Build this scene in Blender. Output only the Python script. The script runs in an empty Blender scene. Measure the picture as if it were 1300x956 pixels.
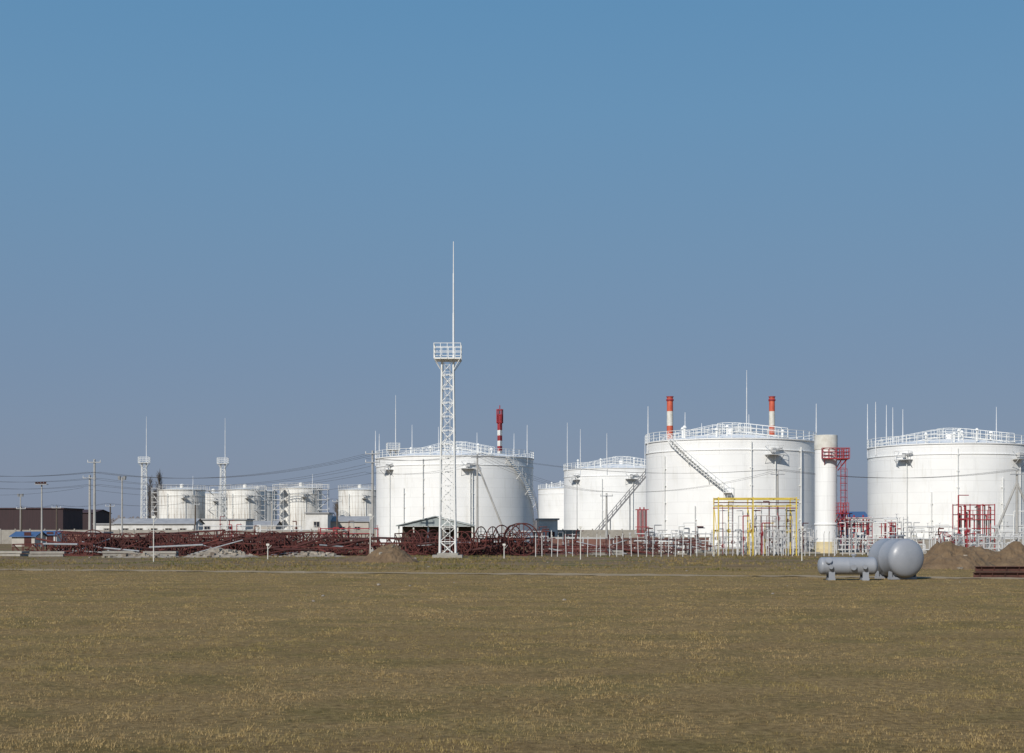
import bpy, math, random
import numpy as np
from mathutils import Vector, noise
random.seed(7); rng=np.random.default_rng(5)
scn=bpy.context.scene
COL=scn.collection
F=1805.0; EYE=2.5; HZ=672.0
def X(u,D): return (u-650)/F*D
def Z(v,D): return EYE+(HZ-v)/F*D
rad=math.radians
# ---------------------------------------------------------------- materials
def mat(name,c,rough=0.6,metal=0.0,c2=None,scale=2.0,amt=0.5,bump=0.0,bscale=None,stretch=None,detail=6,spec=None):
    m=bpy.data.materials.new(name); m.use_nodes=True
    nt=m.node_tree; b=nt.nodes['Principled BSDF']
    b.inputs['Roughness'].default_value=rough; b.inputs['Metallic'].default_value=metal
    if spec is not None: b.inputs['Specular IOR Level'].default_value=spec
    tc=nt.nodes.new('ShaderNodeTexCoord'); mp=nt.nodes.new('ShaderNodeMapping')
    nt.links.new(tc.outputs['Object'],mp.inputs['Vector'])
    if stretch: mp.inputs['Scale'].default_value=stretch
    n=nt.nodes.new('ShaderNodeTexNoise'); n.inputs['Scale'].default_value=scale; n.inputs['Detail'].default_value=detail; n.inputs['Roughness'].default_value=0.65
    nt.links.new(mp.outputs['Vector'],n.inputs['Vector'])
    r=nt.nodes.new('ShaderNodeValToRGB'); e=r.color_ramp.elements
    if c2 is None: c2=tuple(x*0.7 for x in c)
    e[0].position=0.5-amt*0.35; e[1].position=0.5+amt*0.35
    e[0].color=(*c2,1); e[1].color=(*c,1)
    nt.links.new(n.outputs['Fac'],r.inputs['Fac']); nt.links.new(r.outputs['Color'],b.inputs['Base Color'])
    if bump>0:
        n2=nt.nodes.new('ShaderNodeTexNoise'); n2.inputs['Scale'].default_value=bscale or scale*4; n2.inputs['Detail'].default_value=6
        nt.links.new(tc.outputs['Object'],n2.inputs['Vector'])
        bp=nt.nodes.new('ShaderNodeBump'); bp.inputs['Strength'].default_value=bump; bp.inputs['Distance'].default_value=0.1
        nt.links.new(n2.outputs['Fac'],bp.inputs['Height']); nt.links.new(bp.outputs['Normal'],b.inputs['Normal'])
    return m
def tank_mat(name,dirt=(0.71,0.70,0.66),base=(0.82,0.82,0.805),seam=0.87,r0=0.28,r1=0.47):
    m=bpy.data.materials.new(name); m.use_nodes=True; nt=m.node_tree; b=nt.nodes['Principled BSDF']; L=nt.links.new
    N=nt.nodes.new
    b.inputs['Roughness'].default_value=0.5; b.inputs['Specular IOR Level'].default_value=0.35
    tc=N('ShaderNodeTexCoord'); sp=N('ShaderNodeSeparateXYZ'); L(tc.outputs['Object'],sp.inputs[0])
    at=N('ShaderNodeMath'); at.operation='ARCTAN2'; L(sp.outputs['X'],at.inputs[0]); L(sp.outputs['Y'],at.inputs[1])
    mu=N('ShaderNodeMath'); mu.operation='MULTIPLY'; L(at.outputs[0],mu.inputs[0]); mu.inputs[1].default_value=11.5
    cb=N('ShaderNodeCombineXYZ'); L(mu.outputs[0],cb.inputs[0]); L(sp.outputs['Z'],cb.inputs[1])
    br=N('ShaderNodeTexBrick'); L(cb.outputs[0],br.inputs['Vector'])
    br.inputs['Scale'].default_value=1.0; br.inputs['Brick Width'].default_value=6.0; br.inputs['Row Height'].default_value=1.5
    br.inputs['Mortar Size'].default_value=0.04; br.inputs['Mortar Smooth'].default_value=0.6
    br.inputs['Color1'].default_value=(1,1,1,1); br.inputs['Color2'].default_value=(0.97,0.97,0.975,1); br.inputs['Mortar'].default_value=(seam,seam,seam,1)
    mp=N('ShaderNodeMapping'); mp.inputs['Scale'].default_value=(1.3,0.14,1); L(cb.outputs[0],mp.inputs['Vector'])
    n=N('ShaderNodeTexNoise'); n.inputs['Scale'].default_value=1.0; n.inputs['Detail'].default_value=8; n.inputs['Roughness'].default_value=0.7; L(mp.outputs[0],n.inputs['Vector'])
    r=N('ShaderNodeValToRGB'); r.color_ramp.elements[0].position=r0; r.color_ramp.elements[1].position=r1
    r.color_ramp.elements[0].color=(*dirt,1); r.color_ramp.elements[1].color=(*base,1)
    L(n.outputs['Fac'],r.inputs['Fac'])
    n3=N('ShaderNodeTexNoise'); n3.inputs['Scale'].default_value=0.25; n3.inputs['Detail'].default_value=4; L(cb.outputs[0],n3.inputs['Vector'])
    r3=N('ShaderNodeValToRGB'); r3.color_ramp.elements[0].position=0.3; r3.color_ramp.elements[1].position=0.6
    r3.color_ramp.elements[0].color=(0.93,0.93,0.93,1); r3.color_ramp.elements[1].color=(1,1,1,1); L(n3.outputs['Fac'],r3.inputs['Fac'])
    m1=N('ShaderNodeMix'); m1.data_type='RGBA'; m1.blend_type='MULTIPLY'; m1.inputs[0].default_value=1
    L(r.outputs[0],m1.inputs[6]); L(br.outputs['Color'],m1.inputs[7])
    m2=N('ShaderNodeMix'); m2.data_type='RGBA'; m2.blend_type='MULTIPLY'; m2.inputs[0].default_value=1
    L(m1.outputs[2],m2.inputs[6]); L(r3.outputs[0],m2.inputs[7])
    L(m2.outputs[2],b.inputs['Base Color'])
    bp=N('ShaderNodeBump'); bp.inputs['Strength'].default_value=0.25; bp.inputs['Distance'].default_value=0.03
    ad=N('ShaderNodeMath'); ad.operation='ADD'; L(br.outputs['Fac'],ad.inputs[0]); L(n3.outputs['Fac'],ad.inputs[1])
    L(ad.outputs[0],bp.inputs['Height']); L(bp.outputs[0],b.inputs['Normal'])
    return m
M={}
M['tank']=tank_mat('white_tank_paint')
M['oldtank']=tank_mat('weathered_tank_paint',dirt=(0.40,0.35,0.29),base=(0.77,0.76,0.72),seam=0.68,r0=0.34,r1=0.52)
M['white']=mat('white_steel_paint',(0.80,0.80,0.78),0.5,c2=(0.68,0.68,0.65),scale=1.5)
M['offwhite']=mat('offwhite_paint',(0.72,0.71,0.66),0.6,c2=(0.52,0.50,0.44),scale=1.0)
M['cream']=mat('stained_cream_paint',(0.66,0.58,0.38),0.7,c2=(0.48,0.38,0.2),scale=1.0,amt=0.9)
M['greywhite']=mat('chalky_grey_paint',(0.62,0.62,0.61),0.6,c2=(0.38,0.38,0.38),scale=0.8,amt=0.8)
M['galv']=mat('galvanised_steel',(0.42,0.43,0.44),0.45,0.4,scale=3)
M['darksteel']=mat('weathered_dark_steel',(0.22,0.22,0.23),0.6,0.1,scale=3)
M['rod']=mat('pale_rod_paint',(0.74,0.75,0.76),0.5,c2=(0.62,0.63,0.64),scale=3)
M['rust']=mat('rusty_steel',(0.155,0.038,0.030),0.9,c2=(0.05,0.016,0.014),scale=2.5,amt=0.6,bump=0.4,bscale=20)
M['rustdark']=mat('dark_rusty_steel',(0.092,0.026,0.022),0.9,c2=(0.03,0.012,0.011),scale=2.5,amt=0.6)
M['rustbrown']=mat('brown_rusty_steel',(0.12,0.048,0.034),0.9,c2=(0.045,0.021,0.017),scale=2.5,amt=0.6)
M['red']=mat('red_paint',(0.38,0.033,0.045),0.5,c2=(0.23,0.025,0.03),scale=1.5)
M['orange']=mat('orange_red_paint',(0.58,0.12,0.06),0.6,c2=(0.42,0.07,0.04),scale=1)
M['yellow']=mat('yellow_paint',(0.70,0.53,0.08),0.5,c2=(0.50,0.36,0.06),scale=1.5)
M['vessel']=mat('grey_vessel_paint',(0.29,0.305,0.335),0.38,0.0,c2=(0.225,0.24,0.27),scale=1.6,amt=0.9,bump=0.05,bscale=6)
M['concrete']=mat('concrete',(0.38,0.36,0.32),0.9,c2=(0.22,0.20,0.17),scale=1.2,bump=0.3,amt=0.9)
M['poleconc']=mat('pole_concrete',(0.42,0.41,0.39),0.9,c2=(0.30,0.29,0.27),scale=1.2)
M['wood']=mat('weathered_wood',(0.11,0.085,0.065),0.9,scale=2,stretch=(4,4,0.4))
M['brick']=mat('brick',(0.22,0.105,0.08),0.9,c2=(0.12,0.065,0.052),scale=1.2,amt=0.9)
M['plaster']=mat('pale_plaster',(0.52,0.48,0.43),0.9,c2=(0.38,0.35,0.31),scale=0.6)
M['whitewall']=mat('whitewashed_wall',(0.72,0.71,0.69),0.85,c2=(0.5,0.49,0.46),scale=0.5)
M['darkred']=mat('dark_red_cladding',(0.045,0.022,0.025),0.8,c2=(0.028,0.016,0.018),scale=0.6,stretch=(5,1,0.3))
M['maroon']=mat('maroon_roof_sheet',(0.065,0.03,0.032),0.8,c2=(0.04,0.022,0.024),scale=0.6,stretch=(5,1,0.3))
M['bluesheet']=mat('blue_roof_sheet',(0.06,0.13,0.27),0.6,c2=(0.05,0.09,0.18),scale=1,amt=0.9)
M['greysheet']=mat('grey_green_roof_sheet',(0.32,0.36,0.36),0.6,c2=(0.22,0.25,0.25),scale=0.8)
M['roofgrey']=mat('grey_slate_sheet',(0.36,0.36,0.36),0.8,c2=(0.26,0.26,0.27),scale=0.8)
M['glass']=mat('dark_window_glass',(0.03,0.035,0.045),0.15,c2=(0.02,0.022,0.03),scale=1)
M['dirt']=mat('dug_soil',(0.20,0.135,0.075),0.95,c2=(0.08,0.05,0.027),scale=1.6,amt=0.7,bump=1.0,bscale=5,detail=10)
M['rubble']=mat('rubble_concrete',(0.38,0.34,0.28),0.95,c2=(0.14,0.11,0.085),scale=1.2,bump=0.8,bscale=5)
M['bark']=mat('grey_bark',(0.13,0.115,0.105),0.95,scale=1)
M['twig']=mat('bare_twigs',(0.17,0.145,0.13),0.95,scale=1)
M['farwood']=mat('haze_tinted_woodland',(0.20,0.185,0.19),0.95,c2=(0.12,0.115,0.125),scale=0.1)  # bare trees, with distance haze painted in as a paler, bluer colour
M['wire']=mat('dark_cable',(0.03,0.03,0.035),0.7,scale=1)
M['track']=mat('dusty_track_soil',(0.34,0.26,0.165),0.95,c2=(0.22,0.16,0.085),scale=1.3,amt=0.8,bump=0.5,bscale=5,detail=10)
# ---------------------------------------------------------------- mesh builder
class MB:
    def __init__(s): s.v=[];s.f=[];s.m=[]
    def tube(s,p,q,r,n=5,r2=None,mi=0,caps=True):
        p=Vector(p);q=Vector(q);d=q-p
        if d.length<1e-6: return s
        d.normalize(); a=Vector((0,0,1)) if abs(d.z)<0.9 else Vector((1,0,0))
        u=d.cross(a).normalized(); w=d.cross(u); r2=r if r2 is None else r2
        b=len(s.v)
        for c,rr in ((p,r),(q,r2)):
            for i in range(n):
                t=2*math.pi*(i+0.5)/n; s.v.append(tuple(c+u*(math.cos(t)*rr)+w*(math.sin(t)*rr)))
        for i in range(n):
            j=(i+1)%n; s.f.append((b+i,b+n+i,b+n+j,b+j)); s.m.append(mi)
        if caps:
            s.f.append(tuple(b+i for i in range(n))); s.m.append(mi)
            s.f.append(tuple(b+n+i for i in range(n-1,-1,-1))); s.m.append(mi)
        return s
    def poly(s,pts,r,n=5,mi=0):
        for a,b in zip(pts[:-1],pts[1:]): s.tube(a,b,r,n,mi=mi)
        return s
    def ring(s,c,R,r,n=32,axis='z',mi=0,a0=0,a1=2*math.pi,tn=4):
        pts=[]
        for i in range(n+1):
            t=a0+(a1-a0)*i/n
            o={'z':(math.cos(t)*R,math.sin(t)*R,0),'y':(math.cos(t)*R,0,math.sin(t)*R),'x':(0,math.cos(t)*R,math.sin(t)*R)}[axis]
            pts.append((c[0]+o[0],c[1]+o[1],c[2]+o[2]))
        return s.poly(pts,r,tn,mi)
    def box(s,c,sz,rz=0,mi=0,rx=0):
        b=len(s.v); hx,hy,hz=sz[0]/2,sz[1]/2,sz[2]/2; cr,sr=math.cos(rz),math.sin(rz); cx,sx=math.cos(rx),math.sin(rx)
        for z in(-hz,hz):
            for x,y in((-hx,-hy),(hx,-hy),(hx,hy),(-hx,hy)):
                y2=y*cx-z*sx; z2=y*sx+z*cx
                s.v.append((c[0]+x*cr-y2*sr,c[1]+x*sr+y2*cr,c[2]+z2))
        for f in((0,3,2,1),(4,5,6,7),(0,1,5,4),(1,2,6,5),(2,3,7,6),(3,0,4,7)):
            s.f.append(tuple(b+i for i in f)); s.m.append(mi)
        return s
    def lathe(s,prof,n=48,c=(0,0,0),mi=0,axis='z'):
        b=len(s.v); k=len(prof)
        for r,z in prof:
            for i in range(n):
                t=2*math.pi*i/n
                if axis=='z': s.v.append((c[0]+math.cos(t)*r,c[1]+math.sin(t)*r,c[2]+z))
                else: s.v.append((c[0]+z,c[1]+math.cos(t)*r,c[2]+math.sin(t)*r))
        for a in range(k-1):
            for i in range(n):
                j=(i+1)%n; q=(b+a*n+i,b+a*n+j,b+(a+1)*n+j,b+(a+1)*n+i)
                s.f.append(q); s.m.append(mi)
        return s
    def face(s,pts,mi=0):
        b=len(s.v); s.v+= [tuple(p) for p in pts]; s.f.append(tuple(range(b,b+len(pts)))); s.m.append(mi); return s
    def obj(s,name,mats,parent=None,loc=(0,0,0),rot=(0,0,0),smooth=False,label=None):
        me=bpy.data.meshes.new(name); me.from_pydata(s.v,[],s.f)
        if not isinstance(mats,(list,tuple)): mats=[mats]
        for k in mats: me.materials.append(M[k])
        me.polygons.foreach_set('material_index',s.m)
        if smooth:
            me.polygons.foreach_set('use_smooth',[True]*len(s.f)); me.set_sharp_from_angle(angle=rad(35))
        me.update()
        o=bpy.data.objects.new(name,me); COL.objects.link(o); o.location=loc; o.rotation_euler=rot
        if parent: o.parent=parent
        if label: o['label']=label
        return o
def thing(name,label,cat,loc,rz=0,group=None):
    e=bpy.data.objects.new(name,None); e.empty_display_size=0.3; COL.objects.link(e); e.location=loc; e.rotation_euler=(0,0,rz)
    e['label']=label; e['category']=cat
    if group: e['group']=group
    return e
def tag(o,label,cat,group=None):
    o['label']=label; o['category']=cat
    if group: o['group']=group
    return o
def copy_thing(root,loc,rz=None,scale=None,label=None):
    def cp(o,par):
        n=o.copy(); COL.objects.link(n)
        if par: n.parent=par; n.matrix_parent_inverse=o.matrix_parent_inverse.copy()
        for c in kids[o.name]: cp(c,n)
        return n
    kids={}
    def g(o):
        kids[o.name]=[c for c in ALLK if c.parent==o]
        for c in kids[o.name]: g(c)
    ALLK=list(root.children_recursive); g(root)
    n=cp(root,None); n.location=loc
    if rz is not None: n.rotation_euler=(0,0,rz)
    if scale: n.scale=(scale,)*3
    if label: n['label']=label
    return n
# ---------------------------------------------------------------- world, sun, camera
w=bpy.data.worlds.new("World"); scn.world=w; w.use_nodes=True
nt=w.node_tree; bg=nt.nodes['Background']; L=nt.links.new
sky=nt.nodes.new('ShaderNodeTexSky'); sky.sky_type='NISHITA'; sky.sun_disc=False
SE=33; SA=-152  # elevation, azimuth measured from +Y towards +X
sky.sun_elevation=rad(SE); sky.sun_rotation=rad(SA%360)
sky.air_density=1.0; sky.dust_density=1.0; sky.ozone_density=1.5; sky.altitude=50
STR=0.08
tc=nt.nodes.new('ShaderNodeTexCoord'); sp=nt.nodes.new('ShaderNodeSeparateXYZ'); L(tc.outputs['Generated'],sp.inputs[0])
rp=nt.nodes.new('ShaderNodeValToRGB'); L(sp.outputs['Z'],rp.inputs['Fac'])
def s2l(c): return tuple(((x/255)/12.92 if x/255<0.04045 else ((x/255+0.055)/1.055)**2.4) for x in c)
e=rp.color_ramp.elements; e[0].position=0.0; e[0].color=(*s2l((128,139,161)),1); e[1].position=1.0; e[1].color=(*s2l((62,112,165)),1)
for p,c in((0.04,(124,139,164)),(0.11,(117,140,169)),(0.20,(110,144,176)),(0.28,(103,146,182)),(0.36,(94,143,183)),(0.6,(74,126,176))):
    q=e.new(p); q.color=(*s2l(c),1)
sc=nt.nodes.new('ShaderNodeVectorMath'); sc.operation='SCALE'; sc.inputs['Scale'].default_value=1/STR; L(rp.outputs[0],sc.inputs[0])
mx=nt.nodes.new('ShaderNodeMix'); mx.data_type='RGBA'; mx.inputs[0].default_value=0.90; L(sky.outputs[0],mx.inputs[6]); L(sc.outputs[0],mx.inputs[7])
L(mx.outputs[2],bg.inputs['Color']); bg.inputs['Strength'].default_value=STR
S=Vector((math.sin(rad(SA))*math.cos(rad(SE)),math.cos(rad(SA))*math.cos(rad(SE)),math.sin(rad(SE))))
ld=bpy.data.lights.new('sun','SUN'); ld.energy=4.2; ld.angle=rad(0.5); ld.color=(1.0,0.945,0.86)
lo=bpy.data.objects.new('sun',ld); COL.objects.link(lo); lo.rotation_euler=S.to_track_quat('Z','Y').to_euler(); lo.location=(-40,-60,60)
cd=bpy.data.cameras.new('camera'); cam=bpy.data.objects.new('camera',cd); COL.objects.link(cam)
cd.sensor_width=36; cd.sensor_fit='HORIZONTAL'; cd.lens=36*F/1300; cd.shift_y=(HZ-478)/1300; cd.clip_end=20000; cd.clip_start=0.1
cam.location=(0,0,EYE); cam.rotation_euler=(rad(90),0,0); scn.camera=cam
scn.view_settings.view_transform='Standard'; scn.view_settings.look='None'; scn.view_settings.exposure=0; scn.view_settings.gamma=1
# ---------------------------------------------------------------- ground
ph=rng.uniform(0,6.28,12); dr=rng.uniform(0,math.pi,12); fr=np.array([0.05,0.09,0.16,0.3,0.5,0.9,1.3,1.8,2.3,0.2,0.7,1.1])
def hgt(x,y):
    x=np.asarray(x,float);y=np.asarray(y,float); z=np.zeros(np.broadcast(x,y).shape)
    for p,d,f in zip(ph,dr,fr): z=z+np.sin((x*math.cos(d)+y*math.sin(d))*f*2+p)*0.012/(0.5+f)
    fade=np.clip((125-y)/20,0,1)*np.clip(y/5,0,1)
    fw=np.clip(np.abs(y-(79.5-0.27*(x-0)))/5-0.4,0,1)
    return z*fade*fw*0.8
ys=np.concatenate([[-3000,-400,-60,0],np.arange(6,130,0.7),[135,150,180,240,400,800,1500,3000,6000,9000]])
xs=np.concatenate([[-9000,-4000,-1500,-500,-150],np.arange(-75,75.1,0.9),[150,500,1500,4000,9000]])
gx,gy=np.meshgrid(xs,ys); gz=hgt(gx,gy); nx=len(xs); ny=len(ys)
V=np.stack([gx.ravel(),gy.ravel(),gz.ravel()],1)
i=np.arange(ny-1)[:,None]*nx+np.arange(nx-1)[None,:]
Fc=np.stack([i,i+1,i+nx+1,i+nx],-1).reshape(-1,4)
me=bpy.data.meshes.new('ground'); me.from_pydata(V.tolist(),[],Fc.tolist()); me.polygons.foreach_set('use_smooth',[True]*len(Fc))
g=bpy.data.objects.new('ground',me); COL.objects.link(g); g['kind']='structure'
gm=bpy.data.materials.new('stubble_field_soil'); gm.use_nodes=True; nt=gm.node_tree; b=nt.nodes['Principled BSDF']; b.inputs['Roughness'].default_value=0.95; b.inputs['Specular IOR Level'].default_value=0.1
N=nt.nodes.new; L=nt.links.new
geo=N('ShaderNodeNewGeometry')
def nz(scale,detail=6,rough=0.6,st=(1,1,1),rz=0):
    mp=N('ShaderNodeMapping'); mp.inputs['Scale'].default_value=st; mp.inputs['Rotation'].default_value=(0,0,rz); L(geo.outputs['Position'],mp.inputs['Vector'])
    n=N('ShaderNodeTexNoise'); n.inputs['Scale'].default_value=scale; n.inputs['Detail'].default_value=detail; n.inputs['Roughness'].default_value=rough; L(mp.outputs[0],n.inputs['Vector']); return n.outputs['Fac']
def ramp(fac,stops):
    r=N('ShaderNodeValToRGB'); e=r.color_ramp.elements
    e[0].position=stops[0][0]; e[0].color=(*stops[0][1],1); e[1].position=stops[-1][0]; e[1].color=(*stops[-1][1],1)
    for p,c in stops[1:-1]:
        q=e.new(p); q.color=(*c,1)
    L(fac,r.inputs['Fac']); return r.outputs[0]
def mix(f,a,c,bt='MIX'):
    m=N('ShaderNodeMix'); m.data_type='RGBA'; m.blend_type=bt
    if isinstance(f,float): m.inputs[0].default_value=f
    else: L(f,m.inputs[0])
    L(a,m.inputs[6]); L(c,m.inputs[7]); return m.outputs[2]
fine=ramp(nz(7,12,0.82),[(0.34,(0.095,0.060,0.026)),(0.5,(0.26,0.178,0.078)),(0.66,(0.40,0.285,0.135))])
patch=ramp(nz(0.35,9,0.75,(0.8,1,1)),[(0.46,(0,0,0)),(0.68,(0.8,0.8,0.8))])
green=ramp(nz(7,10,0.8),[(0.35,(0.075,0.064,0.020)),(0.65,(0.235,0.190,0.065))])
c1=mix(patch,fine,green)
rows=ramp(nz(0.45,7,0.7,(0.18,1,1),rad(10)),[(0.36,(0.84,0.82,0.80)),(0.62,(1.0,1.0,1.0))])
c1=mix(1.0,c1,rows,'MULTIPLY')
sp=N('ShaderNodeSeparateXYZ'); L(geo.outputs['Position'],sp.inputs[0])
ma=N('ShaderNodeMapRange'); L(sp.outputs['Y'],ma.inputs[0]); ma.inputs[1].default_value=84; ma.inputs[2].default_value=100
far=ramp(nz(0.22,9,0.75,(0.4,1,1)),[(0.38,(0.12,0.08,0.046)),(0.5,(0.22,0.155,0.09)),(0.60,(0.10,0.10,0.03))])
c2_=mix(ma.outputs[0],c1,far)
L(c2_,b.inputs['Base Color'])
bp=N('ShaderNodeBump'); bp.inputs['Strength'].default_value=1.0; bp.inputs['Distance'].default_value=0.06; L(nz(5,12,0.78),bp.inputs['Height']); L(bp.outputs[0],b.inputs['Normal'])
me.materials.append(gm)
# track: dips in and out of the soil so it reads worn and broken
mb=MB(); n=420; prev=None
for k in range(n+1):
    x=-75+150*k/n; yc=79.5-0.27*x if x>-30 else 87.6-0.02*(x+30)
    yc+=0.8*noise.noise(Vector((x*0.06,3,0))); wd=1.3+0.9*noise.noise(Vector((x*0.12,0,0)))
    e1=yc-wd+0.8*noise.noise(Vector((x*0.7,9,0))); e2=yc+wd+0.9*noise.noise(Vector((x*0.6,5,0)))
    cur=[]
    for q in range(9):
        y=e1+(e2-e1)*q/8; dp=noise.noise(Vector((x*0.35,y*0.9,4)))+0.6*noise.noise(Vector((x*1.5,y*2.0,8)))
        cur.append((x,y,float(hgt(x,y))+max(-0.05,min(0.03,0.012+0.05*dp+(0 if q in(0,8) else 0.012)))))
    if prev:
        for q in range(8): mb.face([prev[q],cur[q],cur[q+1],prev[q+1]])
    prev=cur
t=mb.obj('dirt_track','track'); t['kind']='structure'
# grass
grassm=bpy.data.materials.new('grass_blades'); grassm.use_nodes=True; nt=grassm.node_tree; b=nt.nodes['Principled BSDF']; b.inputs['Roughness'].default_value=0.85; b.inputs['Specular IOR Level'].default_value=0.08
a=nt.nodes.new('ShaderNodeAttribute'); a.attribute_name='tint'; nt.links.new(a.outputs['Color'],b.inputs['Base Color'])
LAT=rng.random((512,512))
def vn(x,y,f):
    X_=x*f+1000.3; Y_=y*f+1000.7; ix=np.floor(X_).astype(int); iy=np.floor(Y_).astype(int); fx=X_-ix; fy=Y_-iy; fx=fx*fx*(3-2*fx); fy=fy*fy*(3-2*fy)
    g=lambda a,b: LAT[a%512,b%512]
    return (g(ix,iy)*(1-fx)+g(ix+1,iy)*fx)*(1-fy)+(g(ix,iy+1)*(1-fx)+g(ix+1,iy+1)*fx)*fy-0.5
def tufts(n,d0,d1,hmin,hmax,wid,blades,name,cols,xmul=0.42,lean=0.7,gbias=0.0,smax=2.2,clump=0.0,patchy=0.0):
    D=d0*np.exp(rng.random(n)*math.log(d1/d0)); x=(rng.random(n)*2-1)*(xmul*D+3)
    pn=0.5+0.9*vn(x,D,0.18)+0.6*vn(x,D,0.9)+0.4*vn(x,D,3.1); cl=vn(x,D,1.3)+vn(x,D,4.1)+0.8*vn(x,D,9.7)
    onrow=np.abs(D-(79.5-0.27*x))<1.1
    keep=~(onrow&(rng.random(n)<0.6))
    if clump: keep&=(rng.random(n)<np.clip(0.6+clump*cl,0.08,1))
    if patchy: keep&=(rng.random(n)<np.clip(0.35+patchy*(vn(x,D,0.12)*1.2+vn(x,D,0.6)),0.03,1))
    D=D[keep];x=x[keep];pn=pn[keep];cl=cl[keep]; n=len(D)
    z0=hgt(x,D)
    mixv=np.clip(pn*0.8-0.02+rng.normal(0,0.14,n)+gbias,0,1)
    c=cols[0][None]*(1-mixv[:,None])+cols[1][None]*mixv[:,None]; c=c*(rng.uniform(0.8,1.18,n)*(1+0.16*cl))[:,None]; c=np.clip(c,0.01,0.6)
    sc=np.clip(D/28,0.7,smax); hs=np.clip(1+0.8*cl,0.4,2)
    P=np.zeros((n,blades,3,3))
    for bI in range(blades):
        a=rng.random(n)*6.283; off=rng.normal(0,0.03,(n,2))*sc[:,None]
        h=rng.uniform(hmin,hmax,n)*hs; l=rng.uniform(0.1,lean,n)*h; w_=wid*sc*rng.uniform(0.6,1.3,n)
        bx=x+off[:,0]; by=D+off[:,1]; tx=np.cos(a);ty=np.sin(a)
        P[:,bI,0]=np.stack([bx-w_*ty,by+w_*tx*0.5,z0-0.01],1)
        P[:,bI,1]=np.stack([bx+w_*ty,by-w_*tx*0.5,z0-0.01],1)
        P[:,bI,2]=np.stack([bx+tx*l,by+ty*l,z0+h],1)
    nv=n*blades*3
    me=bpy.data.meshes.new(name); me.vertices.add(nv); me.vertices.foreach_set('co',P.reshape(-1).astype(np.float32))
    nf=n*blades; me.loops.add(nv); me.loops.foreach_set('vertex_index',np.arange(nv,dtype=np.int32))
    me.polygons.add(nf); me.polygons.foreach_set('loop_start',np.arange(0,nv,3,dtype=np.int32))
    me.update(calc_edges=True)
    at=me.color_attributes.new('tint','FLOAT_COLOR','POINT')
    cc=np.ones((nv,4),np.float32); cc[:,:3]=np.repeat(c,blades*3,axis=0); at.data.foreach_set('color',cc.reshape(-1))
    o=bpy.data.objects.new(name,me); COL.objects.link(o); o['kind']='stuff'; me.materials.append(grassm); return o
straw=np.array([0.345,0.245,0.115]); olive=np.array([0.215,0.172,0.058])
o=tufts(230000,9.5,92,0.010,0.036,0.0065,3,'field_grass',[straw,olive],lean=1.6,clump=0.5); tag(o,'short dry and green stubble grass covering the field','grass')
o=tufts(22000,86,138,0.03,0.15,0.016,4,'weeds',[straw*0.7,np.array([0.085,0.09,0.022])],xmul=0.40,gbias=0.1,patchy=0.9); tag(o,'rough dry weeds and grass along the yard edge','weeds')
# ---------------------------------------------------------------- lattice mast
def mast(loc,label):
    e=thing('lightning_mast',label,'mast',loc,group='lattice lightning masts')
    mb=MB(); H=17.3; nb=14
    def hw(z): return 0.70-0.20*z/H
    for sx in(-1,1):
        for sy in(-1,1): mb.tube((sx*hw(0),sy*hw(0),0.2),(sx*hw(H),sy*hw(H),H),0.08,6)
    for k in range(nb):
        z0=0.2+(H-0.2)*k/nb; z1=0.2+(H-0.2)*(k+1)/nb; a=hw(z0); c=hw(z1)
        q0=[(-a,-a,z0),(a,-a,z0),(a,a,z0),(-a,a,z0)]; q1=[(-c,-c,z1),(c,-c,z1),(c,c,z1),(-c,c,z1)]
        for j in range(4):
            mb.tube(q1[j],q1[(j+1)%4],0.04,4)
            mb.tube(q0[j],q1[(j+1)%4],0.035,4)
            if k%2==0: mb.tube(q0[(j+1)%4],q1[j],0.035,4)
    mb.obj('lattice_shaft','white',e)
    mb=MB(); mb.box((0,0,17.42),(2.3,2.3,0.12))
    for sx in(-1,1):
        mb.tube((sx*hw(16.4),-hw(16.4),16.4),(sx*1.1,-1.1,17.35),0.04,4); mb.tube((sx*hw(16.4),hw(16.4),16.4),(sx*1.1,1.1,17.35),0.04,4)
    p=mb.obj('platform','white',e)
    mb=MB()
    for z in(0.45,0.85,1.25):
        for j in range(4):
            c=[(-1.17,-1.17),(1.17,-1.17),(1.17,1.17),(-1.17,1.17)]; mb.tube((*c[j],17.48+z),(*c[(j+1)%4],17.48+z),0.03,4)
    for s in np.linspace(-1.17,1.17,5):
        for t in(-1.17,1.17): mb.tube((s,t,17.4),(s,t,18.75),0.03,4); mb.tube((t,s,17.4),(t,s,18.75),0.03,4)
    mb.obj('railing','white',p)
    mb=MB(); mb.tube((0.5,0,17.4),(0.5,0,21.5),0.09,6); mb.tube((0.5,0,21.5),(0.5,0,25),0.07,6); mb.tube((0.5,0,25),(0.5,0,27.8),0.05,6,r2=0.035)
    mb.obj('lightning_rod','rod',e)
    mb=MB()
    for s in(-0.22,0.22): mb.tube((s,-hw(0)-0.12,0.2),(s,-hw(H)-0.12,H),0.02,4)
    for k in range(56):
        z=0.4+k*0.3; mb.tube((-0.22,-hw(z)-0.12,z),(0.22,-hw(z)-0.12,z),0.012,4)
    mb.obj('ladder','white',e)
    mb=MB(); mb.box((0,0,0.1),(2.6,2.6,0.3)); mb.box((0,0,0.33),(1.8,1.8,0.2)); mb.obj('foundation','concrete',e)
    return e
m0=mast((X(568.5,125),125,0),'tall white lattice lightning mast with railed platform on concrete pad')
for u,D in((183,319),(283,323),(499,268),(944,226)):
    copy_thing(m0,(X(u,D),D,0),rz=random.uniform(0,0.3),label='tall white lattice lightning mast with spire among the storage tanks')
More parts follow.
